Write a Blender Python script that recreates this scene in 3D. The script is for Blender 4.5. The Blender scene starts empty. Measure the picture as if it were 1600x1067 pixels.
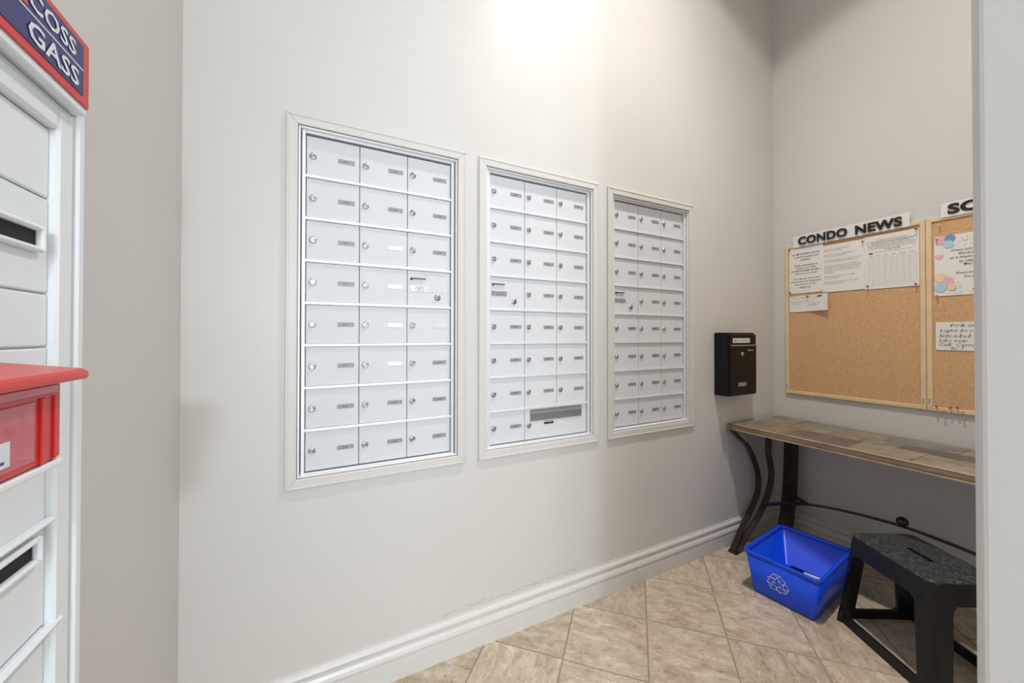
import bpy, bmesh, math, random
from mathutils import Vector, Matrix
random.seed(7)
sc = bpy.context.scene
COL = sc.collection
# ------------------------------------------------------------------ camera
H = 1.21395
D = 1.3843      # mailbox wall  (plane y = D)
XC = 2.5959     # notice board wall (plane x = XC)
XA = -0.3605    # left wall (plane x = XA)
PX, PY = 0.70, 0.1525   # end of the partition in the right foreground
CEIL = 3.76
cam = bpy.data.cameras.new('camera')
cam.sensor_width = 36.0; cam.lens = 585.153 / 1600 * 36.0
cam.shift_y = -13.5 / 1600; cam.clip_start = 0.02
co = bpy.data.objects.new('camera', cam); COL.objects.link(co)
co.matrix_world = Matrix(((0.891656, -0.004358, -0.452693, 0), (-0.452714, -0.006916, -0.891629, 0),
                          (0.000755, 0.999967, -0.00814, H), (0, 0, 0, 1)))
sc.camera = co
# ------------------------------------------------------------------ light
w = bpy.data.worlds.new('world'); sc.world = w; w.use_nodes = True
w.node_tree.nodes['Background'].inputs[0].default_value = (0.80, 0.90, 1.0, 1)
w.node_tree.nodes['Background'].inputs[1].default_value = 0.6
def spot(name, loc, energy, color, deg, blend, rad):
    l = bpy.data.lights.new(name, 'SPOT'); l.energy = energy; l.color = color
    l.spot_size = math.radians(deg); l.spot_blend = blend; l.shadow_soft_size = rad
    o = bpy.data.objects.new(name, l); COL.objects.link(o); o.location = loc
    return o
def area(name, loc, rot, sx, sy, energy, color):
    l = bpy.data.lights.new(name, 'AREA'); l.shape = 'RECTANGLE'; l.size = sx; l.size_y = sy
    l.energy = energy; l.color = color
    o = bpy.data.objects.new(name, l); COL.objects.link(o); o.location = loc; o.rotation_euler = rot
    return o
ml = spot('mailroom_lamp', (1.35, 0.62, 3.73), 262, (1.0, 0.935, 0.87), 129, 0.16, 0.06)
# the reflector of the pot light throws more light straight down than sideways
ml.data.use_nodes = True; lt = ml.data.node_tree
tcn = lt.nodes.new('ShaderNodeTexCoord'); sx_ = lt.nodes.new('ShaderNodeSeparateXYZ'); ab_ = lt.nodes.new('ShaderNodeMath'); ab_.operation = 'ABSOLUTE'
pw_ = lt.nodes.new('ShaderNodeMath'); pw_.operation = 'POWER'; pw_.inputs[1].default_value = 4.5
mr_ = lt.nodes.new('ShaderNodeMapRange'); mr_.inputs['To Min'].default_value = 0.10; mr_.inputs['To Max'].default_value = 1.0
lt.links.new(tcn.outputs['Normal'], sx_.inputs[0]); lt.links.new(sx_.outputs['Z'], ab_.inputs[0]); lt.links.new(ab_.outputs[0], pw_.inputs[0])
lt.links.new(pw_.outputs[0], mr_.inputs['Value']); lt.links.new(mr_.outputs[0], lt.nodes['Emission'].inputs['Strength'])
lp_ = bpy.data.lights.new('unseen_lobby_lamp', 'POINT'); lp_.energy = 84; lp_.color = (0.86, 0.94, 1.0); lp_.shadow_soft_size = 0.10
lo_ = bpy.data.objects.new('unseen_lobby_lamp', lp_); COL.objects.link(lo_); lo_.location = (-0.19, -2.2, 1.8)  # unseen source behind the camera, hung low to light the wall evenly
area('unseen_window_fill', (-0.5, -3.15, 1.5), (math.radians(90), 0, 0), 1.5, 2.2, 84, (0.86, 0.935, 1.0))  # broad soft fill added behind the camera
sc.view_settings.view_transform = 'Standard'; sc.view_settings.look = 'None'
sc.view_settings.gamma = 1.0; sc.view_settings.use_curve_mapping = False
sc.view_settings.exposure = 0.0
# ------------------------------------------------------------------ materials
def s2l(c):
    return tuple((x / 255 / 12.92) if x / 255 <= 0.04045 else ((x / 255 + 0.055) / 1.055) ** 2.4 for x in c)
def mat(name, rgb, rough=0.5, metal=0.0, spec=0.5, var=0.0, vscale=8.0, bump=0.0, bscale=60.0, coat=0.0):
    m = bpy.data.materials.new(name); m.use_nodes = True
    nt = m.node_tree; b = nt.nodes['Principled BSDF']
    c = s2l(rgb) + (1,)
    b.inputs['Base Color'].default_value = c
    b.inputs['Roughness'].default_value = rough; b.inputs['Metallic'].default_value = metal
    b.inputs['Specular IOR Level'].default_value = spec
    b.inputs['Coat Weight'].default_value = coat
    tc = nt.nodes.new('ShaderNodeTexCoord')
    if var:
        n = nt.nodes.new('ShaderNodeTexNoise'); n.inputs['Scale'].default_value = vscale; n.inputs['Detail'].default_value = 6
        r = nt.nodes.new('ShaderNodeValToRGB')
        r.color_ramp.elements[0].position = 0.3; r.color_ramp.elements[1].position = 0.7
        r.color_ramp.elements[0].color = tuple(x * (1 - var) for x in c[:3]) + (1,)
        r.color_ramp.elements[1].color = tuple(min(1, x * (1 + var)) for x in c[:3]) + (1,)
        nt.links.new(tc.outputs['Object'], n.inputs['Vector']); nt.links.new(n.outputs['Fac'], r.inputs['Fac'])
        nt.links.new(r.outputs['Color'], b.inputs['Base Color'])
    if bump:
        n = nt.nodes.new('ShaderNodeTexNoise'); n.inputs['Scale'].default_value = bscale; n.inputs['Detail'].default_value = 4
        bp = nt.nodes.new('ShaderNodeBump'); bp.inputs['Strength'].default_value = bump; bp.inputs['Distance'].default_value = 0.002
        nt.links.new(tc.outputs['Object'], n.inputs['Vector']); nt.links.new(n.outputs['Fac'], bp.inputs['Height'])
        nt.links.new(bp.outputs['Normal'], b.inputs['Normal'])
    return m
M = {}
M['wall'] = mat('greige_wall_paint', (207, 205, 202), 0.42, spec=0.35, var=0.012, vscale=3, bump=0.06, bscale=180)
M['wallw'] = mat('bounce_white_paint', (236, 234, 230), 0.6)  # unseen walls whitened to bounce more light into the alcove
M['trim'] = mat('greige_trim_paint', (208, 206, 203), 0.38, spec=0.4, var=0.01, vscale=6, bump=0.03, bscale=90)
M['base'] = mat('baseboard_paint', (212, 210, 207), 0.3, spec=0.5, var=0.03, vscale=14)
M['ceil'] = mat('white_ceiling_paint', (240, 239, 235), 0.9)
M['grout'] = mat('grout', (150, 138, 121), 0.95, var=0.15, vscale=30)
M['alu'] = mat('brushed_aluminium', (226, 228, 231), 0.42, metal=0.35, spec=0.6)
M['alud'] = mat('aluminium_side', (150, 152, 155), 0.4, metal=0.4)
M['door'] = mat('satin_silver_enamel', (209, 212, 217), 0.48, metal=0.0, spec=0.35, var=0.015, vscale=7)
M['gap'] = mat('dark_recess', (70, 70, 72), 0.8)
M['chrome'] = mat('chrome', (178, 178, 180), 0.26, metal=1.0)
M['plate'] = mat('engraved_plate', (150, 151, 153), 0.5, metal=0.15, var=0.2, vscale=45)
M['platew'] = mat('blank_plate', (214, 216, 219), 0.35, metal=0.3, var=0.06, vscale=35)
M['ink'] = mat('dark_ink', (52, 52, 54), 0.6)
M['inkl'] = mat('grey_ink', (112, 112, 116), 0.7)
M['faint'] = mat('faint_ink', (186, 186, 190), 0.8)
M['black'] = mat('black_ink', (16, 16, 17), 0.7)
M['key'] = mat('black_and_slot_shade', (18, 18, 18), 0.7)  # flat black; in slots it stands for the shade inside
M['flap'] = mat('grey_slot_flap', (150, 152, 156), 0.38, metal=0.6)
M['blackmetal'] = mat('black_enamel', (14, 12, 10), 0.42, spec=0.28, var=0.2, vscale=5)
M['paper'] = mat('paper', (228, 226, 223), 0.85, var=0.012, vscale=9)
M['pine'] = mat('pale_pine', (222, 196, 158), 0.55, var=0.07, vscale=12)
M['iron'] = mat('bronzed_iron', (72, 61, 53), 0.30, metal=0.7, var=0.35, vscale=14)
M['bin'] = mat('blue_plastic', (8, 80, 242), 0.32, spec=0.5)
M['white'] = mat('white_print', (226, 230, 238), 0.7)
M["stool"] = mat("black_plastic", (17, 19, 23), 0.36, spec=0.4)
M['cab'] = mat('white_cabinet_enamel', (233, 240, 245), 0.4)
M['red'] = mat('red_plastic', (208, 40, 38), 0.3)
M['redd'] = mat('dark_red', (120, 18, 22), 0.5)
M['redp'] = mat('pink_red_film', (196, 70, 84), 0.2, coat=0.5)
M['navy'] = mat('navy_print', (36, 46, 112), 0.4)
M['pinr'] = mat('red_pin', (170, 40, 30), 0.3); M['piny'] = mat('yellow_pin', (226, 190, 70), 0.3)
M['ping'] = mat('green_pin', (20, 96, 60), 0.3); M['pinb'] = mat('blue_pin', (56, 92, 150), 0.3)
M['pinw'] = mat('clear_pin', (214, 206, 190), 0.2); M['pink'] = mat('pink_print', (232, 178, 198), 0.8)
M['peach'] = mat('peach_print', (238, 206, 172), 0.8); M['sky'] = mat('sky_blue_print', (172, 208, 224), 0.8)
M['peri'] = mat('periwinkle_print', (128, 148, 196), 0.8)

def nodes_of(m): return m.node_tree.nodes, m.node_tree.links
def ramp(nt, stops):
    r = nt.nodes.new('ShaderNodeValToRGB'); e = r.color_ramp.elements
    e[0].position, e[0].color = stops[0][0], s2l(stops[0][1]) + (1,)
    e[1].position, e[1].color = stops[-1][0], s2l(stops[-1][1]) + (1,)
    for p, c in stops[1:-1]:
        x = e.new(p); x.color = s2l(c) + (1,)
    return r
def stone(name, stops, veincol, scale=9.0, vscale=16.0, vein=0.5, rough=0.42, stretch=(1, 1, 1), bump=0.4, patch=None):
    m = bpy.data.materials.new(name); m.use_nodes = True; nt = m.node_tree; b = nt.nodes['Principled BSDF']; L = nt.links
    tc = nt.nodes.new('ShaderNodeTexCoord'); oi = nt.nodes.new('ShaderNodeObjectInfo')
    mu = nt.nodes.new('ShaderNodeMath'); mu.operation = 'MULTIPLY'; mu.inputs[1].default_value = 37.0
    L.new(oi.outputs['Random'], mu.inputs[0])
    ad = nt.nodes.new('ShaderNodeVectorMath'); ad.operation = 'ADD'
    L.new(tc.outputs['Object'], ad.inputs[0]); L.new(mu.outputs[0], ad.inputs[1])
    mp = nt.nodes.new('ShaderNodeMapping'); mp.inputs['Scale'].default_value = stretch
    L.new(ad.outputs[0], mp.inputs['Vector'])
    n = nt.nodes.new('ShaderNodeTexNoise'); n.inputs['Scale'].default_value = scale; n.inputs['Detail'].default_value = 9
    n.inputs['Roughness'].default_value = 0.68; n.inputs['Distortion'].default_value = 0.6
    L.new(mp.outputs[0], n.inputs['Vector'])
    r = ramp(nt, stops); L.new(n.outputs['Fac'], r.inputs['Fac'])
    v = nt.nodes.new('ShaderNodeTexNoise'); v.inputs['Scale'].default_value = vscale; v.inputs['Detail'].default_value = 8
    v.inputs['Roughness'].default_value = 0.7; v.inputs['Distortion'].default_value = 1.6
    L.new(mp.outputs[0], v.inputs['Vector'])
    vr = nt.nodes.new('ShaderNodeValToRGB'); e = vr.color_ramp.elements
    e[0].position = 0.36; e[0].color = (1, 1, 1, 1); e[1].position = 0.47; e[1].color = (0, 0, 0, 1)
    L.new(v.outputs['Fac'], vr.inputs['Fac'])
    vm = nt.nodes.new('ShaderNodeMath'); vm.operation = 'MULTIPLY'; vm.inputs[1].default_value = vein
    L.new(vr.outputs['Color'], vm.inputs[0])
    mx = nt.nodes.new('ShaderNodeMixRGB'); L.new(vm.outputs[0], mx.inputs['Fac']); L.new(r.outputs['Color'], mx.inputs[1])
    mx.inputs[2].default_value = s2l(veincol) + (1,)
    # per-piece brightness
    pr = nt.nodes.new('ShaderNodeMapRange'); pr.inputs['To Min'].default_value = 0.90; pr.inputs['To Max'].default_value = 1.06
    L.new(oi.outputs['Random'], pr.inputs['Value'])
    hs = nt.nodes.new('ShaderNodeHueSaturation'); L.new(pr.outputs[0], hs.inputs['Value']); L.new(mx.outputs[0], hs.inputs['Color'])
    L.new(hs.outputs[0], b.inputs['Base Color']); b.inputs['Roughness'].default_value = rough
    bp = nt.nodes.new('ShaderNodeBump'); bp.inputs['Strength'].default_value = bump; bp.inputs['Distance'].default_value = 0.003
    L.new(v.outputs['Fac'], bp.inputs['Height']); L.new(bp.outputs['Normal'], b.inputs['Normal'])
    return m
M['tile'] = stone('beige_stone_tile', [(0.28, (156, 137, 114)), (0.42, (180, 164, 142)), (0.54, (196, 182, 162)), (0.68, (214, 204, 190))],
                  (126, 108, 88), 13, 30, 0.55, 0.36, (1, 1.9, 1), 0.6)
SL = {}
SL['olive'] = stone('olive_slate', [(0.3, (100, 94, 82)), (0.5, (134, 126, 110)), (0.7, (156, 147, 130))], (88, 80, 70), 9, 20, 0.3, 0.5)
SL['green'] = stone('green_slate', [(0.3, (94, 92, 84)), (0.5, (122, 119, 108)), (0.7, (142, 137, 122))], (88, 80, 68), 9, 20, 0.3, 0.5)
SL['dark'] = stone('dark_slate', [(0.3, (82, 76, 71)), (0.5, (98, 90, 84)), (0.7, (112, 103, 94))], (86, 76, 68), 9, 20, 0.3, 0.5)
SL['tan'] = stone('tan_slate', [(0.3, (106, 92, 74)), (0.5, (130, 113, 90)), (0.7, (158, 138, 110))], (86, 74, 60), 14, 24, 0.6, 0.5)
SL['edge'] = stone('slate_edge', [(0.3, (116, 96, 78)), (0.5, (140, 118, 98)), (0.7, (158, 138, 118))], (96, 78, 62), 16, 30, 0.5, 0.5, (1, 0.35, 2))
SL['bead'] = stone('edge_bead', [(0.3, (140, 120, 100)), (0.5, (168, 150, 128)), (0.7, (190, 172, 150))], (112, 94, 76), 16, 30, 0.4, 0.45, (1, 0.35, 2))
def cork():
    m = bpy.data.materials.new('cork'); m.use_nodes = True; nt = m.node_tree; b = nt.nodes['Principled BSDF']; L = nt.links
    tc = nt.nodes.new('ShaderNodeTexCoord'); n = nt.nodes.new('ShaderNodeTexNoise')
    n.inputs['Scale'].default_value = 330; n.inputs['Detail'].default_value = 4
    L.new(tc.outputs['Object'], n.inputs['Vector'])
    r = ramp(nt, [(0.30, (176, 134, 94)), (0.5, (206, 164, 120)), (0.70, (224, 186, 146))])
    L.new(n.outputs['Fac'], r.inputs['Fac']); L.new(r.outputs['Color'], b.inputs['Base Color'])
    b.inputs['Roughness'].default_value = 0.9
    return m
M['cork'] = cork()
def seatmat():
    m = mat('textured_black_plastic', (38, 40, 41), 0.42, spec=0.5); nt = m.node_tree; b = nt.nodes['Principled BSDF']; L = nt.links
    tc = nt.nodes.new('ShaderNodeTexCoord'); v = nt.nodes.new('ShaderNodeTexVoronoi'); v.inputs['Scale'].default_value = 95
    bp = nt.nodes.new('ShaderNodeBump'); bp.inputs['Strength'].default_value = 0.6; bp.inputs['Distance'].default_value = 0.002
    L.new(tc.outputs['Object'], v.inputs['Vector']); L.new(v.outputs['Distance'], bp.inputs['Height']); L.new(bp.outputs['Normal'], b.inputs['Normal'])
    r = ramp(nt, [(0.05, (92, 97, 97)), (0.55, (48, 51, 52))]); L.new(v.outputs['Distance'], r.inputs['Fac']); L.new(r.outputs['Color'], b.inputs['Base Color'])
    return m
M['seat'] = seatmat()
# ------------------------------------------------------------------ helpers
def bx(bm, x0, x1, y0, y1, z0, z1, bev=0.0, mi=0, seg=1):
    t = bmesh.new(); bmesh.ops.create_cube(t, size=1.0)
    for v in t.verts:
        v.co = Vector(((x0 + x1) / 2 + v.co.x * (x1 - x0), (y0 + y1) / 2 + v.co.y * (y1 - y0), (z0 + z1) / 2 + v.co.z * (z1 - z0)))
    if bev: bmesh.ops.bevel(t, geom=t.edges[:], offset=bev, segments=seg, affect='EDGES', profile=0.5)
    for f in t.faces: f.material_index = mi
    add(bm, t)
def add(bm, t, mx=None):
    me = bpy.data.meshes.new('t')
    if mx is not None: bmesh.ops.transform(t, matrix=mx, verts=t.verts[:])
    t.to_mesh(me); t.free(); bm.from_mesh(me); bpy.data.meshes.remove(me)
def lathe(bm, prof, n=16, center=(0, 0, 0), axis='z', mi=0):
    rings = []
    for r, h in prof:
        ring = []
        for k in range(n):
            a = 2 * math.pi * k / n
            p = (r * math.cos(a), r * math.sin(a), h) if axis == 'z' else ((r * math.cos(a), h, r * math.sin(a)) if axis == 'y' else (h, r * math.cos(a), r * math.sin(a)))
            ring.append(bm.verts.new(Vector(p) + Vector(center)))
        rings.append(ring)
    for a, b in zip(rings, rings[1:]):
        for k in range(n):
            f = bm.faces.new((a[k], a[(k + 1) % n], b[(k + 1) % n], b[k])); f.material_index = mi; f.smooth = True
    for ring in (rings[0], rings[-1]):
        f = bm.faces.new(ring); f.material_index = mi
def poly(bm, pts, mi=0):
    f = bm.faces.new([bm.verts.new(Vector(p)) for p in pts]); f.material_index = mi; return f
def prism(bm, pts2, w0, w1, mi=0):           # polygon in u,v extruded along w
    a = [bm.verts.new((p[0], p[1], w0)) for p in pts2]; b = [bm.verts.new((p[0], p[1], w1)) for p in pts2]
    n = len(a)
    fs = [bm.faces.new(a[::-1]), bm.faces.new(b)] + [bm.faces.new((a[i], a[(i + 1) % n], b[(i + 1) % n], b[i])) for i in range(n)]
    for f in fs: f.material_index = mi
def obj(name, bm, m, parent=None, smooth=False, label=None, kind=None, loc=None):
    bmesh.ops.recalc_face_normals(bm, faces=bm.faces[:])
    me = bpy.data.meshes.new(name); bm.to_mesh(me); bm.free()
    for x in (m if isinstance(m, (list, tuple)) else [m]): me.materials.append(M[x] if isinstance(x, str) else x)
    if smooth:
        for p in me.polygons: p.use_smooth = True
    o = bpy.data.objects.new(name, me); COL.objects.link(o)
    if parent: o.parent = parent
    if label: o['label'] = label
    if kind: o['kind'] = kind
    if loc: o.location = loc
    return o
def tag(o, label, cat, group=None):
    o['label'] = label; o['category'] = cat
    if group: o['group'] = group
    return o
def thing(name, label, cat, mx=None, group=None):
    o = bpy.data.objects.new(name, None); COL.objects.link(o); o.empty_display_size = 0.05
    if mx is not None: o.matrix_world = mx
    return tag(o, label, cat, group)
def dup(src, parent, loc=None):
    c = src.copy(); COL.objects.link(c); c.parent = parent
    if loc: c.location = loc
    for ch in list(src.children):
        d = ch.copy(); COL.objects.link(d); d.parent = c
    return c
def frame(xa, ya, za, o):
    return Matrix(((xa[0], ya[0], za[0], o[0]), (xa[1], ya[1], za[1], o[1]), (xa[2], ya[2], za[2], o[2]), (0, 0, 0, 1)))
def MW(x, z, off=0): return frame((1, 0, 0), (0, 0, 1), (0, -1, 0), (x, D - off, z))     # mailbox wall
def MB(y, z, off=0): return frame((0, -1, 0), (0, 0, 1), (-1, 0, 0), (XC - off, y, z))   # board wall
def ML(y, z, off=0): return frame((0, 1, 0), (0, 0, 1), (1, 0, 0), (XA + off, y, z))     # left wall
def text_bm(s, size=1.0, depth=0.0, bold=0.0, res=2, align='LEFT', shear=0.0, sx=1.0, fit=None, space=1.0, line=1.0):
    c = bpy.data.curves.new('txt', 'FONT'); c.body = s; c.size = size; c.extrude = depth; c.offset = bold
    c.resolution_u = res; c.align_x = align; c.shear = shear; c.space_character = space; c.space_line = line
    o = bpy.data.objects.new('txt', c); COL.objects.link(o)
    bpy.context.view_layer.update()
    dg = bpy.context.evaluated_depsgraph_get()
    me = bpy.data.meshes.new_from_object(o.evaluated_get(dg))
    bpy.data.objects.remove(o); bpy.data.curves.remove(c)
    bm = bmesh.new(); bm.from_mesh(me); bpy.data.meshes.remove(me)
    for f in bm.faces: f.material_index = 0
    xs = [v.co.x for v in bm.verts]; ys = [v.co.y for v in bm.verts]
    if fit:                                     # (x0, x1, y0, y1)
        ax = (fit[1] - fit[0]) / (max(xs) - min(xs)); ay = (fit[3] - fit[2]) / (max(ys) - min(ys))
        x0, y0 = min(xs), min(ys)
        for v in bm.verts: v.co.x = fit[0] + (v.co.x - x0) * ax; v.co.y = fit[2] + (v.co.y - y0) * ay
    elif sx != 1.0:
        for v in bm.verts: v.co.x *= sx
    return bm
def put(bm, t, u=0, v=0, w=0, mi=None, rot=0.0):
    if mi is not None:
        for f in t.faces: f.material_index = mi
    add(bm, t, Matrix.Translation((u, v, w)) @ Matrix.Rotation(rot, 4, 'Z'))
def ring_frame(bm, u0, u1, v0, v1, wd, w0, w1, mi=0, bev=0.0):
    bx(bm, u0, u0 + wd, v0, v1, w0, w1, bev, mi); bx(bm, u1 - wd, u1, v0, v1, w0, w1, bev, mi)
    bx(bm, u0 + wd, u1 - wd, v0, v0 + wd, w0, w1, bev, mi); bx(bm, u0 + wd, u1 - wd, v1 - wd, v1, w0, w1, bev, mi)
def catmull(P, n=8):
    P = [Vector(p) for p in P]; Q = [P[0] * 2 - P[1]] + P + [P[-1] * 2 - P[-2]]; out = []
    for i in range(1, len(Q) - 2):
        a, b, c, d = Q[i - 1:i + 3]
        for k in range(n):
            t = k / n
            out.append(0.5 * ((2 * b) + (c - a) * t + (2 * a - 5 * b + 4 * c - d) * t * t + (3 * b - a - 3 * c + d) * t ** 3))
    out.append(P[-1]); return out
def sweep(bm, pts, wd, width, thick, mi=0):
    wd = Vector(wd); rings = []
    for i, p in enumerate(pts):
        t = (pts[min(i + 1, len(pts) - 1)] - pts[max(i - 1, 0)]).normalized()
        ww = (wd - t * wd.dot(t)).normalized(); n = t.cross(ww).normalized()
        e = min(width, thick) * 0.2; a, b = width / 2, thick / 2
        ring = [ww * x + n * y for x, y in ((-a + e, -b), (a - e, -b), (a, -b + e), (a, b - e), (a - e, b), (-a + e, b), (-a, b - e), (-a, -b + e))]
        rings.append([bm.verts.new(p + q) for q in ring])
    for a, b in zip(rings, rings[1:]):
        for k in range(8):
            f = bm.faces.new((a[k], a[(k + 1) % 8], b[(k + 1) % 8], b[k])); f.material_index = mi
    bm.faces.new(rings[0]); bm.faces.new(rings[-1][::-1])
# ------------------------------------------------------------------ panels layout
PC = [0.1975, 0.8545, 1.5125]; PWO = [0.301, 0.302, 0.303]      # centre and half outer width
ZB, ZT = 0.7225, 1.928; TW = 0.0325                              # trim outside and width
# ------------------------------------------------------------------ structure
def wall_grid(u0, u1, v0, v1, holes, mx, name, rev=0.1):
    bm = bmesh.new()
    us = sorted({u0, u1, *[h[0] for h in holes], *[h[1] for h in holes]}); vs = sorted({v0, v1, *[h[2] for h in holes], *[h[3] for h in holes]})
    for a, b in zip(us, us[1:]):
        for c, d in zip(vs, vs[1:]):
            if any(h[0] <= a and b <= h[1] and h[2] <= c and d <= h[3] for h in holes): continue
            poly(bm, [(a, c, 0), (b, c, 0), (b, d, 0), (a, d, 0)])
    for h in holes:
        q = [(h[0], h[2]), (h[1], h[2]), (h[1], h[3]), (h[0], h[3])]
        for i in range(4):
            a, b = q[i], q[(i + 1) % 4]; poly(bm, [(a[0], a[1], 0), (b[0], b[1], 0), (b[0], b[1], -rev), (a[0], a[1], -rev)])
    bx(bm, u0, u1, v0, v1, -rev - 0.02, -rev)
    bmesh.ops.remove_doubles(bm, verts=bm.verts[:], dist=1e-5)
    o = obj(name, bm, 'wall', kind='structure'); o.matrix_world = mx; return o
LY0, LX0 = -3.2, -2.3       # lobby extents
holes = [(c - h + TW + XA * 0, c + h - TW, ZB + TW, ZT - TW) for c, h in zip(PC, PWO)]
wb = wall_grid(XA - 0.15, XC + 0.15, 0, CEIL, [(a, b, c, d) for a, b, c, d in holes], MW(0, 0), 'wall_back')
def slab(name, x0, x1, y0, y1, z0, z1, m='wall', bev=0.0):
    bm = bmesh.new(); bx(bm, x0, x1, y0, y1, z0, z1, bev, 0, 3); return obj(name, bm, m, kind='structure')
wr = slab('wall_right', XC, XC + 0.12, -0.27, D, 0, CEIL)
# left wall with a recess for the cabinet
CU0, CU1, CV0, CV1 = 0.30, 0.866, 0.50, 1.582
wl = wall_grid(-0.6, D, 0, CEIL, [(CU0 + 0.014, CU1 - 0.014, CV0 + 0.014, CV1 - 0.014)], ML(0, 0), 'wall_left')
bm = bmesh.new()
t = bmesh.new(); bmesh.ops.create_cube(t, size=1.0)
for v in t.verts: v.co = Vector((PX + 0.06 + v.co.x * 0.12, (LY0 + PY) / 2 + v.co.y * (PY - LY0), CEIL / 2 + v.co.z * CEIL))
ed = [e for e in t.edges if abs(e.verts[0].co.z - e.verts[1].co.z) > 1 and e.verts[0].co.y > 0]
bmesh.ops.bevel(t, geom=ed, offset=0.012, segments=5, affect='EDGES', profile=0.5)
add(bm, t); obj('wall_partition', bm, 'wall', kind='structure')
slab('wall_near', PX + 0.12, XC, -0.27, -0.15, 0, CEIL, 'wallw')
slab('wall_lobby', LX0, XA - 0.12, -0.6, -0.5, 0, CEIL, 'wallw')
slab('wall_lobby', LX0 - 0.1, LX0, LY0 - 0.1, -0.5, 0, CEIL, 'wallw')
# lobby end wall with an unseen opening added to let soft fill light in
bm = bmesh.new()
bx(bm, LX0, -1.3, LY0 - 0.1, LY0, 0, CEIL); bx(bm, 0.3, PX + 0.12, LY0 - 0.1, LY0, 0, CEIL); bx(bm, -1.3, 0.3, LY0 - 0.1, LY0, 2.6, CEIL)
obj('wall_behind', bm, 'wallw', kind='structure')
bm = bmesh.new(); ring_frame(bm, -1.3, 0.3, 0.0, 2.6, 0.06, -0.03, 0.03); bx(bm, -0.53, -0.47, 0.06, 2.54, -0.03, 0.03)
wf = obj('fill_window_1', bm, 'alu', kind='structure'); wf.matrix_world = frame((1, 0, 0), (0, 0, 1), (0, -1, 0), (0, LY0 - 0.05, 0))  # frame of the unseen opening added for the fill
bm = bmesh.new(); bx(bm, LX0 - 0.1, XC + 0.12, LY0 - 0.1, D + 0.12, CEIL, CEIL + 0.1); obj('ceiling', bm, 'ceil', kind='structure')
# floor with diagonal tiles
bm = bmesh.new(); bx(bm, LX0 - 0.1, XC + 0.1, LY0 - 0.1, D + 0.02, -0.12, -0.0015)
fl = obj('floor', bm, 'grout', kind='structure')
TS = 0.30548; TA = math.radians(-45.1235); OX, OY = 0.81233, 1.17772
e1 = Vector((math.cos(TA), math.sin(TA))); e2 = Vector((-math.sin(TA), math.cos(TA)))
def clip(P, n, c):      # keep n.p <= c
    out = []
    for i in range(len(P)):
        a, b = P[i], P[(i + 1) % len(P)]; da, db = n.dot(a) - c, n.dot(b) - c
        if da <= 0: out.append(a)
        if (da < 0 < db) or (db < 0 < da): out.append(a + (b - a) * (da / (da - db)))
    return out
def tile_bm(P):
    bm = bmesh.new(); c = sum(P, Vector((0, 0))) / len(P); e = 0.0016
    lo = [bm.verts.new((p.x, p.y, -0.006)) for p in P]; mi_ = [bm.verts.new((p.x, p.y, -0.0012)) for p in P]
    hi = [bm.verts.new((p.x + (c.x - p.x) * e / max(0.02, (c - p).length), p.y + (c.y - p.y) * e / max(0.02, (c - p).length), 0.0)) for p in P]
    n = len(P)
    for a, b in ((lo, mi_), (mi_, hi)):
        for i in range(n): bm.faces.new((a[i], a[(i + 1) % n], b[(i + 1) % n], b[i]))
    bm.faces.new(hi); bm.faces.new(lo[::-1]); return bm
full = None; rr = random.Random(3)
R0, R1, R2, R3 = XA, XC, -0.12, D
for i in range(-14, 14):
    for j in range(-14, 14):
        g = 0.0030
        cen = Vector((OX, OY)) + e1 * (i + .5) * TS + e2 * (j + .5) * TS
        k = rr.randrange(4); jit = rr.uniform(-0.0004, 0.0004)
        h = TS / 2 - g
        P = [cen + e1 * a * h + e2 * b * h for a, b in ((-1, -1), (1, -1), (1, 1), (-1, 1))]
        xs = [p.x for p in P]; ys = [p.y for p in P]
        if max(xs) < R0 or min(xs) > R1 or max(ys) < R2 - 0.25 or min(ys) > R3: continue
        inside = min(xs) >= R0 and max(xs) <= R1 and max(ys) <= R3
        ang = TA + k * math.pi / 2; rot = Matrix.Rotation(-ang, 2)
        if inside:
            if full is None:
                full = obj('tile', tile_bm([Vector((-h, -h)), Vector((h, -h)), Vector((h, h)), Vector((-h, h))]), 'tile', fl); o = full
            else:
                o = full.copy(); COL.objects.link(o); o.parent = fl
        else:
            for n_, c_ in ((Vector((1, 0)), R1), (Vector((-1, 0)), -R0), (Vector((0, 1)), R3)):
                if P: P = clip(P, n_, c_)
            if len(P) < 3: continue
            ar = abs(sum(P[a].x * P[(a + 1) % len(P)].y - P[(a + 1) % len(P)].x * P[a].y for a in range(len(P)))) / 2
            if ar < 2e-4: continue
            o = obj('tile', tile_bm([rot @ (p - cen) for p in P]), 'tile', fl)
        o.location = (cen.x, cen.y, jit); o.rotation_euler = (0, 0, ang)
# baseboards
BP = [(0, 0), (.016, 0), (.016, .066), (.0125, .069), (.0125, .073), (.0175, .077), (.0185, .084), (.0155, .094), (.010, .103), (.0085, .112), (.0125, .117), (.0135, .124), (.0105, .131), (.004, .137), (.0035, .1425), (0, .1425)]
def baseboard(name, a, b, n):       # along a->b, n = outward direction
    bm = bmesh.new(); a, b, n = Vector(a), Vector(b), Vector(n); d = (b - a).normalized()
    r = [[bm.verts.new(Vector((p.x, p.y, 0)) + n.to_3d() * o + Vector((0, 0, z))) for o, z in BP] for p in (a, b)]
    for i in range(len(BP) - 1): bm.faces.new((r[0][i], r[0][i + 1], r[1][i + 1], r[1][i]))
    bm.faces.new(r[0]); bm.faces.new(r[1][::-1]); return obj(name, bm, 'base', kind='structure')
baseboard('baseboard_back', (XA, D), (XC, D), (0, -1))
baseboard('baseboard_right', (XC, D - 0.0), (XC, -0.15), (-1, 0))
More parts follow.
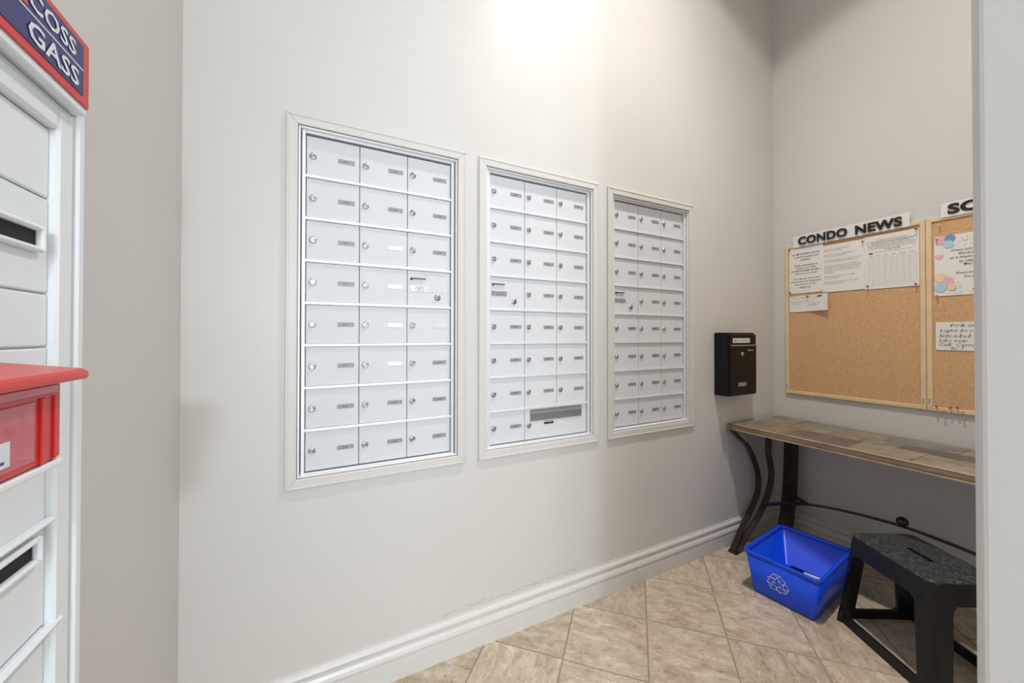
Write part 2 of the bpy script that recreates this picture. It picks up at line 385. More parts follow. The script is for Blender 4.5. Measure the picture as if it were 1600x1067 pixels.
baseboard('baseboard_left', (XA, D), (XA, -0.6), (1, 0))
# paint chips low on the board wall
bm = bmesh.new()
for y, z, l in ((1.194, .2114, .012), (1.175, .205, .010), (1.125, .207, .008), (1.084, .2118, .012), (.985, .206, .008), (.956, .2068, .006), (.90, .22, .014), (.86, .208, .008)):
    bx(bm, XC - 0.0012, XC, y - l / 2, y + l / 2, z - .004, z + .003)
obj('paint_chip', bm, 'white', wr, kind='stuff', label='small white chips in the grey paint above the baseboard')
# scuffs above the baseboard of the mailbox wall
bm = bmesh.new()
for k in range(26):
    x = 0.42 + k * 0.024 + random.uniform(-.006, .006); z = 0.155 + random.uniform(0, .012)
    l = random.uniform(.004, .012); bx(bm, x - l, x + l, -D, -D, 0, 0) if False else poly(bm, [(x - l, z, .0006), (x + l, z + .0006, .0006), (x + l, z + .002, .0006), (x - l, z + .0016, .0006)])
M['scuff'] = mat('scuffed_paint', (150, 147, 142), 0.8)
obj('scuff_mark', bm, 'scuff', wb, kind='stuff', label='grey scuff marks just above the baseboard')
# ceiling pot lights
for x, y, lb in ((1.35, 0.62, 'round recessed ceiling light over the mailroom'),):
    bm = bmesh.new(); lathe(bm, [(0.10, 0), (0.10, -0.006), (0.075, -0.010), (0.07, -0.003), (0.07, 0)], 24)
    t_ = obj('ceiling_light', bm, 'ceil', smooth=True); t_.location = (x, y, CEIL); tag(t_, lb, 'light')
pl_ = thing('added_pendant', 'small unseen pendant added in the lobby behind the camera for its light', 'light', Matrix.Translation((-0.19, -2.2, 1.93)))  # added out of view to carry the lobby lamp at its height
bm = bmesh.new(); lathe(bm, [(.003, .03), (.003, CEIL - 1.93)], 8); obj('cord', bm, 'black', pl_)
bm = bmesh.new(); lathe(bm, [(.045, 0), (.045, .02), (.012, .04)], 20); obj('canopy', bm, 'ceil', pl_)
# ------------------------------------------------------------------ mailbox panels
CW, CH = 0.4915 / 3, 0.1395
WD = -0.019                    # door plane behind the wall face
def door_bm(wd, ht):
    bm = bmesh.new(); bx(bm, 0, wd, 0, ht, -0.012, 0, 0.0008); return bm
def lock_bm(k=0):
    bm = bmesh.new()
    lathe(bm, [(.0112, 0), (.0112, .002), (.0095, .0045), (.0068, .005), (.0064, .0032), (.0058, .0032), (.0056, .0068), (.0045, .0075)], 18)
    bx(bm, -.0009, .0046, .0002, .0026, .0071, .0079, 0, 1)
    return bm
def plate_bm(s, blank=False):
    bm = bmesh.new(); bx(bm, 0, .052, 0, .0145, 0, .0014, .0003, 1 if blank else 0)
    if s: put(bm, text_bm(s, 0.0125, 0.0, 0.0, 1, 'CENTER'), .026, .0030, .0016, 2)
    return bm
dm = obj('door', door_bm(CW - .0022, CH - .0105), 'door'); lm = obj('lock', lock_bm(), ['chrome', 'key'])
DOOR_ME, LOCK_ME = dm.data, lm.data
bpy.data.objects.remove(dm); bpy.data.objects.remove(lm)
def inst(name, me, parent, loc, rot=0):
    o = bpy.data.objects.new(name, me); COL.objects.link(o); o.parent = parent; o.location = loc
    if rot: o.rotation_euler = (0, 0, rot)
    return o
NUM = [
 ['101', '102', '103', '104', '105', '106', '107', '', '109', '110', '', 'OUT', '112', '', '', '113', '', '114', '202', '203', '204', '205', '206', '207'],
 ['208', '209', '210', '211', '212', '213', '214', '215', '216', 'OUT', '301', '302', '303', '304', '305', '306', '307', '308', '309', '310', '311', '312', 'PARCEL', None],
 ['313', '314', '315', '316', '401', '402', '403', '404', '405', 'OUT', '406', '407', '408', '409', '410', '411', '412', '413', '414', '415', '416', '501', '502', '503']]
PL = ['largest and nearest mailbox panel, blank name plates in its middle, bright white doors',
      'middle mailbox panel with a wide grey parcel slot at its lower right',
      'farthest mailbox panel, half in shade beside the black letter box']
rl = random.Random(11)
for p in range(3):
    c, hw = PC[p], PWO[p]
    root = thing('mailbox_panel', PL[p], 'mailbox', MW(c, 0), 'apartment mailbox panels set in the wall')
    # mitred painted trim boards
    o0, o1, z0, z1 = -hw, hw, ZB, ZT
    quads = [[(o0, z0), (o1, z0), (o1 - TW, z0 + TW), (o0 + TW, z0 + TW)], [(o1, z0), (o1, z1), (o1 - TW, z1 - TW), (o1 - TW, z0 + TW)],
             [(o1, z1), (o0, z1), (o0 + TW, z1 - TW), (o1 - TW, z1 - TW)], [(o0, z1), (o0, z0), (o0 + TW, z0 + TW), (o0 + TW, z1 - TW)]]
    for q in quads:
        bm = bmesh.new(); qa = [Vector((x, y)) for x, y in q]; cc = sum(qa, Vector((0, 0))) / 4
        n = 4
        def lay(k, ww):   # k = inward fraction across the board width (outer edge -> inner edge)
            outs = [qa[0].lerp(qa[3], k), qa[1].lerp(qa[2], k)]
            return [bm.verts.new((x.x + (cc.x - x.x) * 0.0012, x.y + (cc.y - x.y) * 0.0012, ww)) for x in outs]
        L = [lay(0, 0), lay(0, .008), lay(.08, .0105), lay(.22, .0105), lay(.25, .0085), lay(.9, .0085), lay(1, .0070), lay(1, -.004)]
        for a, b in zip(L, L[1:]): bm.faces.new((a[0], a[1], b[1], b[0]))
        bm.faces.new([x[0] for x in L]); bm.faces.new([x[1] for x in L][::-1])
        obj('trim_board', bm, 'trim', root)
    i0, i1, j0, j1 = -hw + TW, hw - TW, ZB + TW, ZT - TW
    bm = bmesh.new(); bx(bm, i0 + .001, i1 - .001, j0 + .001, j1 - .001, -0.060, WD - .012)
    obj('housing', bm, 'gap', root)
    bm = bmesh.new(); ring_frame(bm, i0 + .0015, i1 - .0015, j0 + .0015, j1 - .0015, .0060, -0.040, .002, 0, .0008); obj('outer_frame', bm, 'alu', root)
    dx0 = -0.4915 / 2; zt = 1.880; zb = zt - 8 * CH
    bm = bmesh.new()
    fa = (dx0 - i0 - .0015 - .0060 - .0035)
    bx(bm, dx0 - fa, dx0 - .0012, zb - .006, zt + .009, -0.040, WD + .010, .0008); bx(bm, -dx0 + .0012, -dx0 + fa, zb - .006, zt + .009, -0.040, WD + .010, .0008)
    bx(bm, dx0 - .0012, -dx0 + .0012, zt, zt + .0085, -0.040, WD + .008, .0008); bx(bm, dx0 - .0012, -dx0 + .0012, zb - .006, zb + .001, -0.040, WD + .008, .0008)
    obj('inner_frame', bm, 'alu', root)
    for r in range(1, 8):
        bm = bmesh.new(); bx(bm, dx0 - .002, -dx0 + .002, -.0092, 0, WD - .01, WD + .0065, .0012); obj('rail', bm, 'alu', root, loc=(0, zt - r * CH + .0092 * 0.5, 0))
    for r in range(8):
        for k in range(3):
            s = NUM[p][r * 3 + k]
            if s is None: continue
            u, v = dx0 + k * CW + .0011, zt - (r + 1) * CH + .0052
            if s == 'PARCEL':
                wd = 2 * CW - .0022
                d = obj('door', door_bm(wd, CH - .0105), 'door', root, loc=(u, v, WD), label='double-width parcel door with a grey letter slot')
                bm = bmesh.new(); bx(bm, 0, .272, 0, .049, 0, .003, .0006); bx(bm, .004, .268, .030, .036, .003, .0085, .0015); bx(bm, .004, .268, .036, .044, .0028, .0034, 0, 1)
                obj('slot_flap', bm, ['flap', 'alud'], d, loc=(.026, .0775, .0002))
                inst('lock', LOCK_ME, d, (.0195, .060, .0))
                bm = bmesh.new(); bx(bm, 0, .050, 0, .014, 0, .0016, .0003, 0); bx(bm, .001, .049, .001, .007, .0016, .002, 0, 1)
                obj('number_plate', bm, ['plate', 'key'], d, loc=(.096, .058, 0))
                bm = bmesh.new(); bx(bm, 0, .016, 0, .006, 0, .0005); obj('sticker', bm, 'paper', d, loc=(.172, .058, 0))
                continue
            d = inst('door', DOOR_ME, root, (u, v, WD))
            if s == 'OUT':
                d['label'] = 'carrier access door with a small letter slot and round lock'
                bm = bmesh.new(); bx(bm, .012, .066, .098, .1015, 0, .0005, 0, 1); bx(bm, .010, .068, .0995, .1035, 0, .007, .001, 0); bx(bm, .010, .018, .094, .1035, 0, .005, .001, 1)
                obj('mail_slot', bm, ['flap', 'key'], d)
                bm = bmesh.new(); bx(bm, .008, .078, .052, .072, 0, .0016, .0004, 0)
                lathe(bm, [(.0085, .0016), (.0085, .0026), (.0068, .0028), (.0068, .0017)], 16, (.036, .062, 0), 'z', 1)
                lathe(bm, [(.0085, .0016), (.0085, .0026), (.0068, .0028), (.0068, .0017)], 16, (.052, .062, 0), 'z', 1)
                lathe(bm, [(.0022, .0016), (.0015, .003)], 8, (.014, .062, 0), 'z', 1); lathe(bm, [(.0022, .0016), (.0015, .003)], 8, (.072, .062, 0), 'z', 1)
                obj('lock_plate', bm, ['platew' if p == 0 else 'plate', 'chrome'], d)
                bm = bmesh.new(); lathe(bm, [(.0125, 0), (.0125, .002), (.011, .0035), (.0085, .003), (.0082, .0055), (.006, .006)], 20, (.112, .032, 0), 'z', 0)
                lathe(bm, [(.0035, .006), (.003, .0064)], 10, (.112, .032, 0), 'z', 1)
                obj('lock', bm, ['chrome', 'key'], d)
                for a in (-.019, .019):
                    for b in (-.019, .019):
                        bm = bmesh.new(); lathe(bm, [(.0021, 0), (.0014, .0012)], 8); obj('rivet', bm, 'flap', d, loc=(.112 + a, .032 + b, 0))
                continue
            inst('lock', LOCK_ME, d, (.0190, .0645, 0), rl.uniform(-.5, .5))
            blank = (s == '') or (p == 0 and s in ('109',) and False)
            o = obj('number_plate', plate_bm(s, blank), ['plate', 'platew', 'ink'], d, loc=(.0945, .0575, 0))
            if s: o['label'] = 'engraved name plate reading ' + s
            else: o['label'] = 'blank pale name plate'
            if p == 2 and r == 0 and k == 2:
                bm = bmesh.new(); lathe(bm, [(.0035, 0), (.0035, .002)], 10, (0, 0, 0)); bx(bm, -.001, .001, -.016, 0, 0, .0015); obj('key', bm, 'chrome', d, loc=(.0190, .055, .006))
# ------------------------------------------------------------------ white cabinet on the left wall
cab = thing('mail_cabinet', 'white mail cabinet with large doors at the left edge of photo', 'mailbox', ML(0, 0))
bm = bmesh.new(); bx(bm, CU0 + .016, CU1 - .016, CV0 + .016, CV1 - .016, -0.09, -0.0075); obj('housing', bm, 'cab', cab)
bm = bmesh.new(); ring_frame(bm, CU0, CU1, CV0, CV1, .018, -.002, .012, 0, .003); obj('outer_frame', bm, 'cab', cab)
bm = bmesh.new(); ring_frame(bm, CU0 + .019, CU1 - .019, CV0 + .019, CV1 - .019, .006, -.002, .006, 0, .002)
obj('frame_bead', bm, 'cab', cab)
bm = bmesh.new(); ring_frame(bm, CU0 + .026, CU1 - .026, CV0 + .0255, CV1 - .0255, .036, -.02, .009, 0, .004); obj('inner_frame', bm, 'cab', cab)
a0, a1 = CU0 + .062, CU1 - .062
zz = [CV1 - .062, 1.415, 1.275, 1.197, 1.055, .790, CV0 + .062]
for i in range(len(zz) - 1):
    bm = bmesh.new(); bx(bm, a0 + .001, a1 - .001, zz[i + 1] + .0015, zz[i] - .0015, -.0074, -.001, .002)
    d = obj('door', bm, 'cab', cab)
    if i in (1, 4):
        zc = 1.350 if i == 1 else .912; s = 1
        bm = bmesh.new(); ring_frame(bm, a0 + .08, a1 - .024, zc - .019, zc + .019, .008, -.001, .009, 0, .003)
        bx(bm, a0 + .088, a1 - .032, zc - .011, zc + .011, -.001, .0005, 0, 1); obj('mail_slot', bm, ['cab', 'key'], d)
bm = bmesh.new(); bx(bm, a0 - .01, .654, 1.0585, 1.0670, -.001, .082, .002); obj('ledge', bm, 'cab', cab)
for z in (1.050, .944, .787):
    bm = bmesh.new(); bx(bm, a0 - .01, a1 + (.018 if z == .787 else 0), z - .0035, z + .0035, -.001, .012, .003); obj('rail', bm, 'cab', cab)
# ------------------------------------------------------------------ red post box and sign on that cabinet
rb = thing('post_box', 'bright red plastic post box with overhanging lid on white cabinet', 'mailbox', ML(0, 0))
bm = bmesh.new(); bx(bm, .36, .651, 1.068, 1.166, .013, .080, .003); obj('body', bm, 'red', rb)
bm = bmesh.new(); bx(bm, .372, .602, 1.076, 1.142, .079, .0815, .001); obj('front_panel', bm, 'redp', rb)
bm = bmesh.new(); bx(bm, .611, .619, 1.070, 1.144, .079, .0825, .001); bx(bm, .634, .640, 1.070, 1.144, .079, .082, .001); obj('corner_rib', bm, 'red', rb)
bm = bmesh.new(); bx(bm, .372, .640, 1.147, 1.157, .079, .0825, .001); obj('clear_strip', bm, 'redp', rb)
bm = bmesh.new(); bx(bm, .372, .630, 1.1585, 1.1625, .079, .0806, 0); obj('posting_slot', bm, 'redd', rb)
bm = bmesh.new()
def lid_ring(ins, dv):
    out = []; u0, u1, w0, w1, r = .35 + ins, .662 - ins, .013 + ins, .104 - ins, .014 - ins
    for cu, cw, a0 in ((u1 - r, w1 - r, 0), (u0 + r, w1 - r, 90), (u0 + .001, w0 + .001, 180), (u1 - .001, w0 + .001, 270)):
        for k in range(6):
            a = math.radians(a0 + 90 * k / 5); q = r if a0 < 180 else .001
            u, w_ = cu + q * math.cos(a), cw + q * math.sin(a); out.append((u, 1.1845 - (w_ - .013) * .132 + dv, w_))
    return out
R_ = [[bm.verts.new(p) for p in lid_ring(i_, d_)] for i_, d_ in ((.005, -.0125), (.0015, -.011), (0, -.0065), (.0012, -.0025), (.005, 0))]
for a, b in zip(R_, R_[1:]):
    for k in range(24): bm.faces.new((a[k], a[(k + 1) % 24], b[(k + 1) % 24], b[k]))
bm.faces.new(R_[0]); bm.faces.new(R_[-1])
lid = obj('lid', bm, 'red', rb, smooth=False)
bm = text_bm('Courrier', .03, 0, .0006, 2, fit=(.40, .585, -.012, .014))
# lies on the sloping lid: local u along cabinet, text height along the slope
mx = Matrix.Translation((0, 1.1792, .058)) @ Matrix.Rotation(math.atan2(-.91, .12) , 4, 'X')
bmesh.ops.transform(bm, matrix=mx, verts=bm.verts[:]); obj('lid_lettering', bm, 'white', lid)
bm = bmesh.new(); bx(bm, .40, .563, 1.083, 1.108, .0814, .0824, 0, 0); put(bm, text_bm('MAIL', .026, 0, .0004, 2, fit=(.455, .555, 1.087, 1.104)), 0, 0, .0827, 1)
obj('mail_label', bm, ['white', 'navy'], rb, label='white label reading MAIL')
bm = bmesh.new(); put(bm, text_bm('Post', .02, 0, 0, 2, fit=(.46, .536, 1.118, 1.132)), 0, 0, .0819, 0); obj('front_lettering', bm, 'white', rb)
sg = thing('sign', 'red and navy sign with white lettering over the white cabinet, top left', 'sign', ML(0, 0))
bm = bmesh.new(); bx(bm, .36, .834, 1.560, 1.672, .0125, .026, .002); obj('backing', bm, 'cab', sg)
bm = bmesh.new(); bx(bm, .362, .832, 1.571, 1.671, .026, .029, .001); obj('border', bm, 'red', sg)
bm = bmesh.new(); bx(bm, .374, .814, 1.584, 1.661, .029, .030, 0); bx(bm, .56, .812, 1.6215, 1.6235, .030, .0306, 0, 1); bx(bm, .38, .69, 1.627, 1.657, .030, .0304, 0, 2)
obj('sign_face', bm, ['navy', 'white', 'red'], sg)
for s_, f_ in (('COSS', (.69, .792, 1.630, 1.654)), ('GASS', (.69, .80, 1.589, 1.615))):
    bm = bmesh.new(); put(bm, text_bm(s_, .03, 0, .0006, 2, fit=f_), 0, 0, .031, 0); obj('lettering', bm, 'white', sg)
# ------------------------------------------------------------------ black letter box
lb = thing('letter_box', 'black enamelled metal letter box with a white label beside corner', 'mailbox', MW(1.995, 0.880))
bm = bmesh.new()
pr_ = [(0, 0), (0, .085), (.012, .0852), (.318, .085), (.353, .074), (.353, 0)]
t = bmesh.new()
a = [t.verts.new((0, v, w_)) for v, w_ in pr_]; b = [t.verts.new((.256, v, w_)) for v, w_ in pr_]
t.faces.new(a); t.faces.new(b[::-1])
for i in range(6): t.faces.new((a[i], b[i], b[(i + 1) % 6], a[(i + 1) % 6]))
bmesh.ops.recalc_face_normals(t, faces=t.faces[:]); bmesh.ops.bevel(t, geom=t.edges[:], offset=.003, segments=2, affect='EDGES'); add(bm, t)
obj('body', bm, 'blackmetal', lb)
bm = bmesh.new(); bx(bm, .012, .250, .014, .276, .085, .090, .002); obj('door', bm, 'blackmetal', lb)
bm = bmesh.new(); bx(bm, .012, .250, .288, .342, .080, .088, .002); obj('slot_cover', bm, 'blackmetal', lb)
bm = bmesh.new(); bx(bm, .016, .240, .277, .2845, .086, .1015, .002); obj('slot_lip', bm, 'flap', lb, label='thin grey metal lip of the slot')
bm = bmesh.new(); bx(bm, .035, .190, .296, .322, .088, .0888, 0, 0); put(bm, text_bm('Mail For The Board', .016, 0, .0002, 2, fit=(.045, .180, .303, .315)), 0, 0, .0892, 1)
obj('name_label', bm, ['paper', 'ink'], lb, label='white label reading Mail For The Board')
bm = bmesh.new(); lathe(bm, [(.013, 0), (.013, .003), (.010, .005), (.007, .0052), (.006, .0075)], 20); bx(bm, -.001, .001, -.004, .004, .0072, .0082, 0, 1)
obj('lock', bm, ['chrome', 'key'], lb, loc=(.117, .232, .090))
bm = bmesh.new(); put(bm, text_bm('edura', .014, 0, .0003, 2, fit=(.165, .220, .250, .260)), 0, 0, .0905, 0); obj('emblem', bm, 'white', lb)
bm = bmesh.new(); bx(bm, .078, .152, .052, .074, .090, .0915, .0004, 0); bx(bm, .089, .137, .056, .070, .0915, .092, 0, 1); obj('name_window', bm, ['flap', 'plate'], lb)
# ------------------------------------------------------------------ notice boards
def board(y_left, label):
    t_ = thing('notice_board', label, 'notice board', MB(y_left, .861), 'cork boards on the wall')
    Wd, Hd, fw = .611, .913, .019
    bm = bmesh.new(); bx(bm, fw * .8, Wd - fw * .8, fw * .8, Hd - fw * .8, .001, .008); obj('cork_sheet', bm, 'cork', t_)
    Q = [[(0, 0), (Wd, 0), (Wd - fw, fw), (fw, fw)], [(Wd, 0), (Wd, Hd), (Wd - fw, Hd - fw), (Wd - fw, fw)], [(Wd, Hd), (0, Hd), (fw, Hd - fw), (Wd - fw, Hd - fw)], [(0, Hd), (0, 0), (fw, fw), (fw, Hd - fw)]]
    for q in Q:
        bm = bmesh.new(); qa = [Vector(x) for x in q]; cc = sum(qa, Vector((0, 0))) / 4
        def lay(k, ww): return [bm.verts.new((x.x + (cc.x - x.x) * .001, x.y + (cc.y - x.y) * .001, ww)) for x in (qa[0].lerp(qa[3], k), qa[1].lerp(qa[2], k))]
        L = [lay(0, 0), lay(0, .013), lay(.1, .0145), lay(.9, .0145), lay(1, .013), lay(1, .004)]
        for a, b in zip(L, L[1:]): bm.faces.new((a[0], a[1], b[1], b[0]))
        bm.faces.new([x[0] for x in L]); bm.faces.new([x[1] for x in L][::-1]); obj('frame_rail', bm, 'pine', t_)
    for u in (.006, Wd - .012):
        bm = bmesh.new(); bx(bm, u, u + .005, .03, .055, .0145, .0150); obj('hanger', bm, 'plate', t_)
    return t_
board(1.3135, 'cork board in pale pine frame under the CONDO NEWS banner')
board(.7010, 'cork board in pale pine frame at right, pins along its bottom')
def curved_sheet(w_, h_, f, nu=12, nv=6, th=.0004):
    bm = bmesh.new(); g = [[bm.verts.new((w_ * i / nu, h_ * j / nv, f(i / nu, j / nv))) for j in range(nv + 1)] for i in range(nu + 1)]
    for i in range(nu):
        for j in range(nv): bm.faces.new((g[i][j], g[i + 1][j], g[i + 1][j + 1], g[i][j + 1]))
    return bm
CK = .0095
def sheet(name, label, cat, y, z, w_, h_, off=CK, f=None, tilt=0.0, group='papers pinned to the boards'):
    t_ = thing(name, label, cat, MB(y, z, off) @ Matrix.Rotation(tilt, 4, 'Z'), group)
    bm = curved_sheet(w_, h_, f or (lambda a, b: .0012 + .0015 * abs(a - .5)))
    o = obj('page', bm, 'paper', t_); md = o.modifiers.new('s', 'SOLIDIFY'); md.thickness = .0003; md.offset = -1
    return t_
def lines(parent, rows, m='ink', name='printed_text', w_=.0034, shear=0.0, bold=.0001):
    bm = bmesh.new()
    for s, fit in rows: put(bm, text_bm(s, .01, 0, bold, 1, fit=fit, shear=shear), 0, 0, w_)
    return obj(name, bm, m, parent)
# page 1
y0 = 1.2900
p1 = sheet('paper_notice', 'leftmost letter-size notice with large centred type, important reminder', 'paper', y0, 1.4735, .176, .279)
R = [('An IMPORTANT reminder', .018, .160, .232), ('to all unit owners and', .026, .152, .2145), ('residents.', .060, .115, .197),
     ('Please remember to', .030, .150, .164), ('change your AIR', .036, .142, .147), ('CONDITIONER FILTER a', .010, .164, .130), ('least once a year!', .034, .148, .113),
     ('The sign-up sheet and', .022, .158, .082), ('instructions for equipment', .010, .166, .065), ('are posted in the', .032, .142, .048), ('mailroom.', .056, .114, .031)]
lines(p1, [(s, (a, b, z, z + .0098)) for s, a, b, z in R], 'ink')
p2 = sheet('paper_notice', 'second notice from left, short paragraphs of small type', 'paper', 1.121, 1.466, .192, .268, CK + .0006)
rows = []; z = .240
for grp in (['Notice to Unit Owners, Tenants and', 'Visitors of the Building'], ['Please be advised that parking stalls are', 'for registered vehicles only.'], ['All visitors are permitted to park in the rear lot', 'and must display a valid pass on the dash at'],
            ['Owners who rent their units are responsible for', 'ensuring that their tenants are aware of the rules', 'and bylaws of the building and that they follow', 'them. Please post this notice within your unit', 'for reference.'], ['Moving furniture requires advance booking', 'through the caretaker.'], ['Thank you for your cooperation in this matter', 'from the Board of Directors']):
    for k, s in enumerate(grp):
        rows.append((s, (.012, .012 + .0034 * len(s), z, z + .0058))); z -= .0098
    z -= .0115
lines(p2, rows, 'inkl')
p3 = sheet('paper_form', 'wide paper form with ruled table, right of the small type notice', 'paper', .9287, 1.4610, .2055, .279, CK + .0004)
bm = bmesh.new(); x0, x1 = .014, .196
for z in [.018 + .0098 * k for k in range(16)]: bx(bm, x0, x1, z, z + .0005, .0030, .0032)
for x in [x0 + (x1 - x0) * k / 8 for k in range(9)]: bx(bm, x, x + .0005, .018, .018 + .147, .0030, .0032)
obj('ruled_table', bm, 'faint', p3)
bm = bmesh.new()
bx(bm, x0, .197, .228, .2286, .003, .0033); bx(bm, x0, .197, .246, .2466, .003, .0033); bx(bm, x0, x0 + .0006, .228, .246, .003, .0033); bx(bm, .1964, .197, .228, .246, .003, .0033)
bx(bm, .018, .034, .184, .190, .003, .0033); obj('heading_box', bm, 'ink', p3)
lines(p3, [('Condominium corporation insurance certificate', (.045, .165, .251, .257)), ('THIS CERTIFICATE IS ISSUED FOR INFORMATION', (.026, .185, .238, .244)), ('of the unit owner only and confers no rights on holder', (.026, .175, .230, .235)),
           ('This is to certify that the policies listed below have been issued', (.014, .192, .218, .224)), ('to the insured named above for the period indicated', (.014, .192, .209, .215)), ('COVERAGES AND LIMITS', (.080, .140, .199, .205)),
           ('type of insurance   policy   effective   expiry   limits', (.042, .180, .188, .193)), ('unit    name      date     time      phone    notes', (.020, .190, .170, .175))], 'inkl')
p4 = sheet('paper_slip', 'small paper slip curling off the board under the leftmost notice', 'paper', 1.2885, 1.3600, .205, .096, CK + .0002, lambda a, b: .001 + .022 * max(0, a - .35) ** 2 * 2.2 + .004 * (1 - b) * a, tilt=.02)
lines(p4, [('NOTICE OF MEETING for all', (.014, .15, .080, .0855)), ('residents to be held in', (.012, .085, .060, .064)), ('the lobby at seven pm', (.012, .085, .052, .056)), ('please bring a chair', (.012, .075, .044, .048)), ('agenda and minutes', (.10, .165, .050, .054)), ('are available here', (.10, .165, .042, .046)), ('from the board', (.10, .150, .034, .038))], 'inkl', w_=.0125)
bm = bmesh.new(); bx(bm, .152, .188, .0825, .0885, .0135, .0140); obj('black_stamp', bm, 'black', p4)
inv = sheet('party_invitation', 'white invitation with pastel balloons on the right cork board', 'paper', .6738, 1.4020, .2159, .279)
lines(inv, [('Please join us on', (.055, .155, .200, .211)), ('Wednesday', (.075, .150, .183, .194)), ('at 2:30pm at the', (.050, .160, .166, .177)), ('to celebrate', (.078, .150, .149, .160)), ('May birthdays', (.092, .170, .133, .144)), ('Everyone is welcome', (.070, .190, .095, .106)), ('See you there!', (.092, .175, .077, .088))], 'ink')
def balloon(bm, u, v, r, mi, w_=.0032, heart=False):
    n = 20; pts = []
    for k in range(n):
        a = 2 * math.pi * k / n
        if heart:
            x = 16 * math.sin(a) ** 3 / 17; y = (13 * math.cos(a) - 5 * math.cos(2 * a) - 2 * math.cos(3 * a) - math.cos(4 * a)) / 17
        else: x, y = math.cos(a), math.sin(a) * 1.12
        pts.append((u + x * r, v + y * r, w_))
    poly(bm, pts, mi)
for k, (u, v, r, m, hrt) in enumerate([(.022, .258, .017, 'pink', 0), (.050, .264, .017, 'peri', 0), (.046, .238, .016, 'sky', 0), (.016, .196 - .012, .015, 'pink', 1), (.020, .085, .020, 'peach', 0), (.044, .066, .018, 'pink', 0), (.020, .040, .019, 'sky', 0), (.055, .040, .014, 'peach', 0)]):
    bm = bmesh.new(); balloon(bm, u, v, r, 0, .0032 + .0002 * k, bool(hrt)); obj('printed_balloon', bm, m, inv)
bm = bmesh.new()
for k in range(40):
    u, v = rl.uniform(.06, .2), rl.choice([rl.uniform(.225, .27), rl.uniform(.01, .06)]); balloon(bm, u, v, .0013 + rl.random() * .001, k % 3)
bx(bm, .088, .104, .247, .250, .003, .0033, 0, 0)
obj('confetti', bm, ['pink', 'sky', 'inkl'], inv, kind='stuff')
fs = sheet('handwritten_note', 'white handwritten for sale note low on the right cork board', 'paper', .6715, 1.1495, .196, .1305, tilt=-.008)
lines(fs, [('FOR SALE', (.046, .150, .108, .122)), ('Light brown', (.014, .150, .082, .098)), ('hide-a-bed', (.012, .108, .060, .077)), ('Like new', (.012, .098, .039, .053)), ('Call: Carrine', (.010, .140, .020, .033)), ('No. 7', (.048, .088, .005, .016))], 'navy' if False else 'black', 'handwriting', shear=.25, bold=-.0001)
# banners
bn = sheet('banner', 'white paper banner reading CONDO NEWS above left cork board', 'sign', 1.2650, 1.7525, .512, .071, .0165, lambda a, b: .0015 + .006 * max(0, b - .4) * (1 - a), .006, 'paper banners above the boards')
bm = bmesh.new(); put(bm, text_bm('CONDO', .05, 0, .0023, 4, space=1.05, fit=(.030, .268, .010, .059)), 0, 0, .009); obj('lettering', bm, 'black', bn); bm = bmesh.new(); put(bm, text_bm('NEWS', .05, 0, .0023, 4, space=1.05, fit=(.302, .487, .008, .057)), 0, 0, .009)
obj('lettering', bm, 'black', bn)
bs = sheet('banner', 'white paper banner beginning SO at the top right board', 'sign', .6500, 1.7655, .40, .067, .0165, None, .0, 'paper banners above the boards')
bm = bmesh.new(); put(bm, text_bm('SOCIAL', .05, 0, .0023, 4, space=1.05, fit=(.022, .30, .010, .058)), 0, 0, .0055); obj('lettering', bm, 'black', bs)
# push pins
def pin(y, z, m, label, off=.012, long=False):
    bm = bmesh.new()
    lathe(bm, [(.0007, 0), (.0007, .004), (.0042, .0045), (.0042, .0055), (.0025, .007), (.0022, .013), (.0038, .015), (.0038, .0165)], 12)
    o = obj('push_pin', bm, m, smooth=True); o.matrix_world = MB(y, z, off) @ Matrix.Rotation(rl.uniform(-.2, .2), 4, 'X') @ Matrix.Rotation(rl.uniform(-.2, .2), 4, 'Y')
    return tag(o, label, 'push pin', 'push pins in the cork boards')
pin(1.284, 1.744, 'pinr', 'dark red pin at top left corner of the leftmost notice')
pin(1.284, 1.483, 'pinr', 'dark red pin at bottom left corner of the leftmost notice')
pin(1.118, 1.480, 'pinw', 'clear pin between the leftmost notice and second notice, at the bottom')
pin(.935, 1.722, 'pinr', 'red pin at the top between the small type notice and form')
pin(.916, 1.476, 'pinr', 'red pin at bottom left of the ruled form')
pin(.730, 1.738, 'ping', 'green pin at top right of the ruled form')
pin(.734, 1.468, 'pinr', 'red pin at bottom right of the ruled form')
pin(1.190, 1.452, 'ping', 'dark green pin at top of the curling slip')
pin(.666, 1.672, 'piny', 'yellow pin at top left of the balloon invitation')
pin(.666, 1.408, 'piny', 'yellow pin at bottom left of the balloon invitation')
pin(.655, 1.735, 'pinw', 'clear pin alone in the cork above the invitation')
for (y, z), m, lbl in zip([(.6686, .883), (.6449, .873), (.6224, .886), (.6042, .890), (.5881, .878)], ['pinr', 'piny', 'pinr', 'pinb', 'pinw'],
                   ['first spare pin from left at bottom of right board, red', 'yellow spare pin at bottom of right board', 'red spare pin right of the yellow one, bottom of right board', 'blue spare pin at bottom of right board', 'clear spare pin farthest right, bottom of right board']):
    pin(y, z, m, lbl, .014)
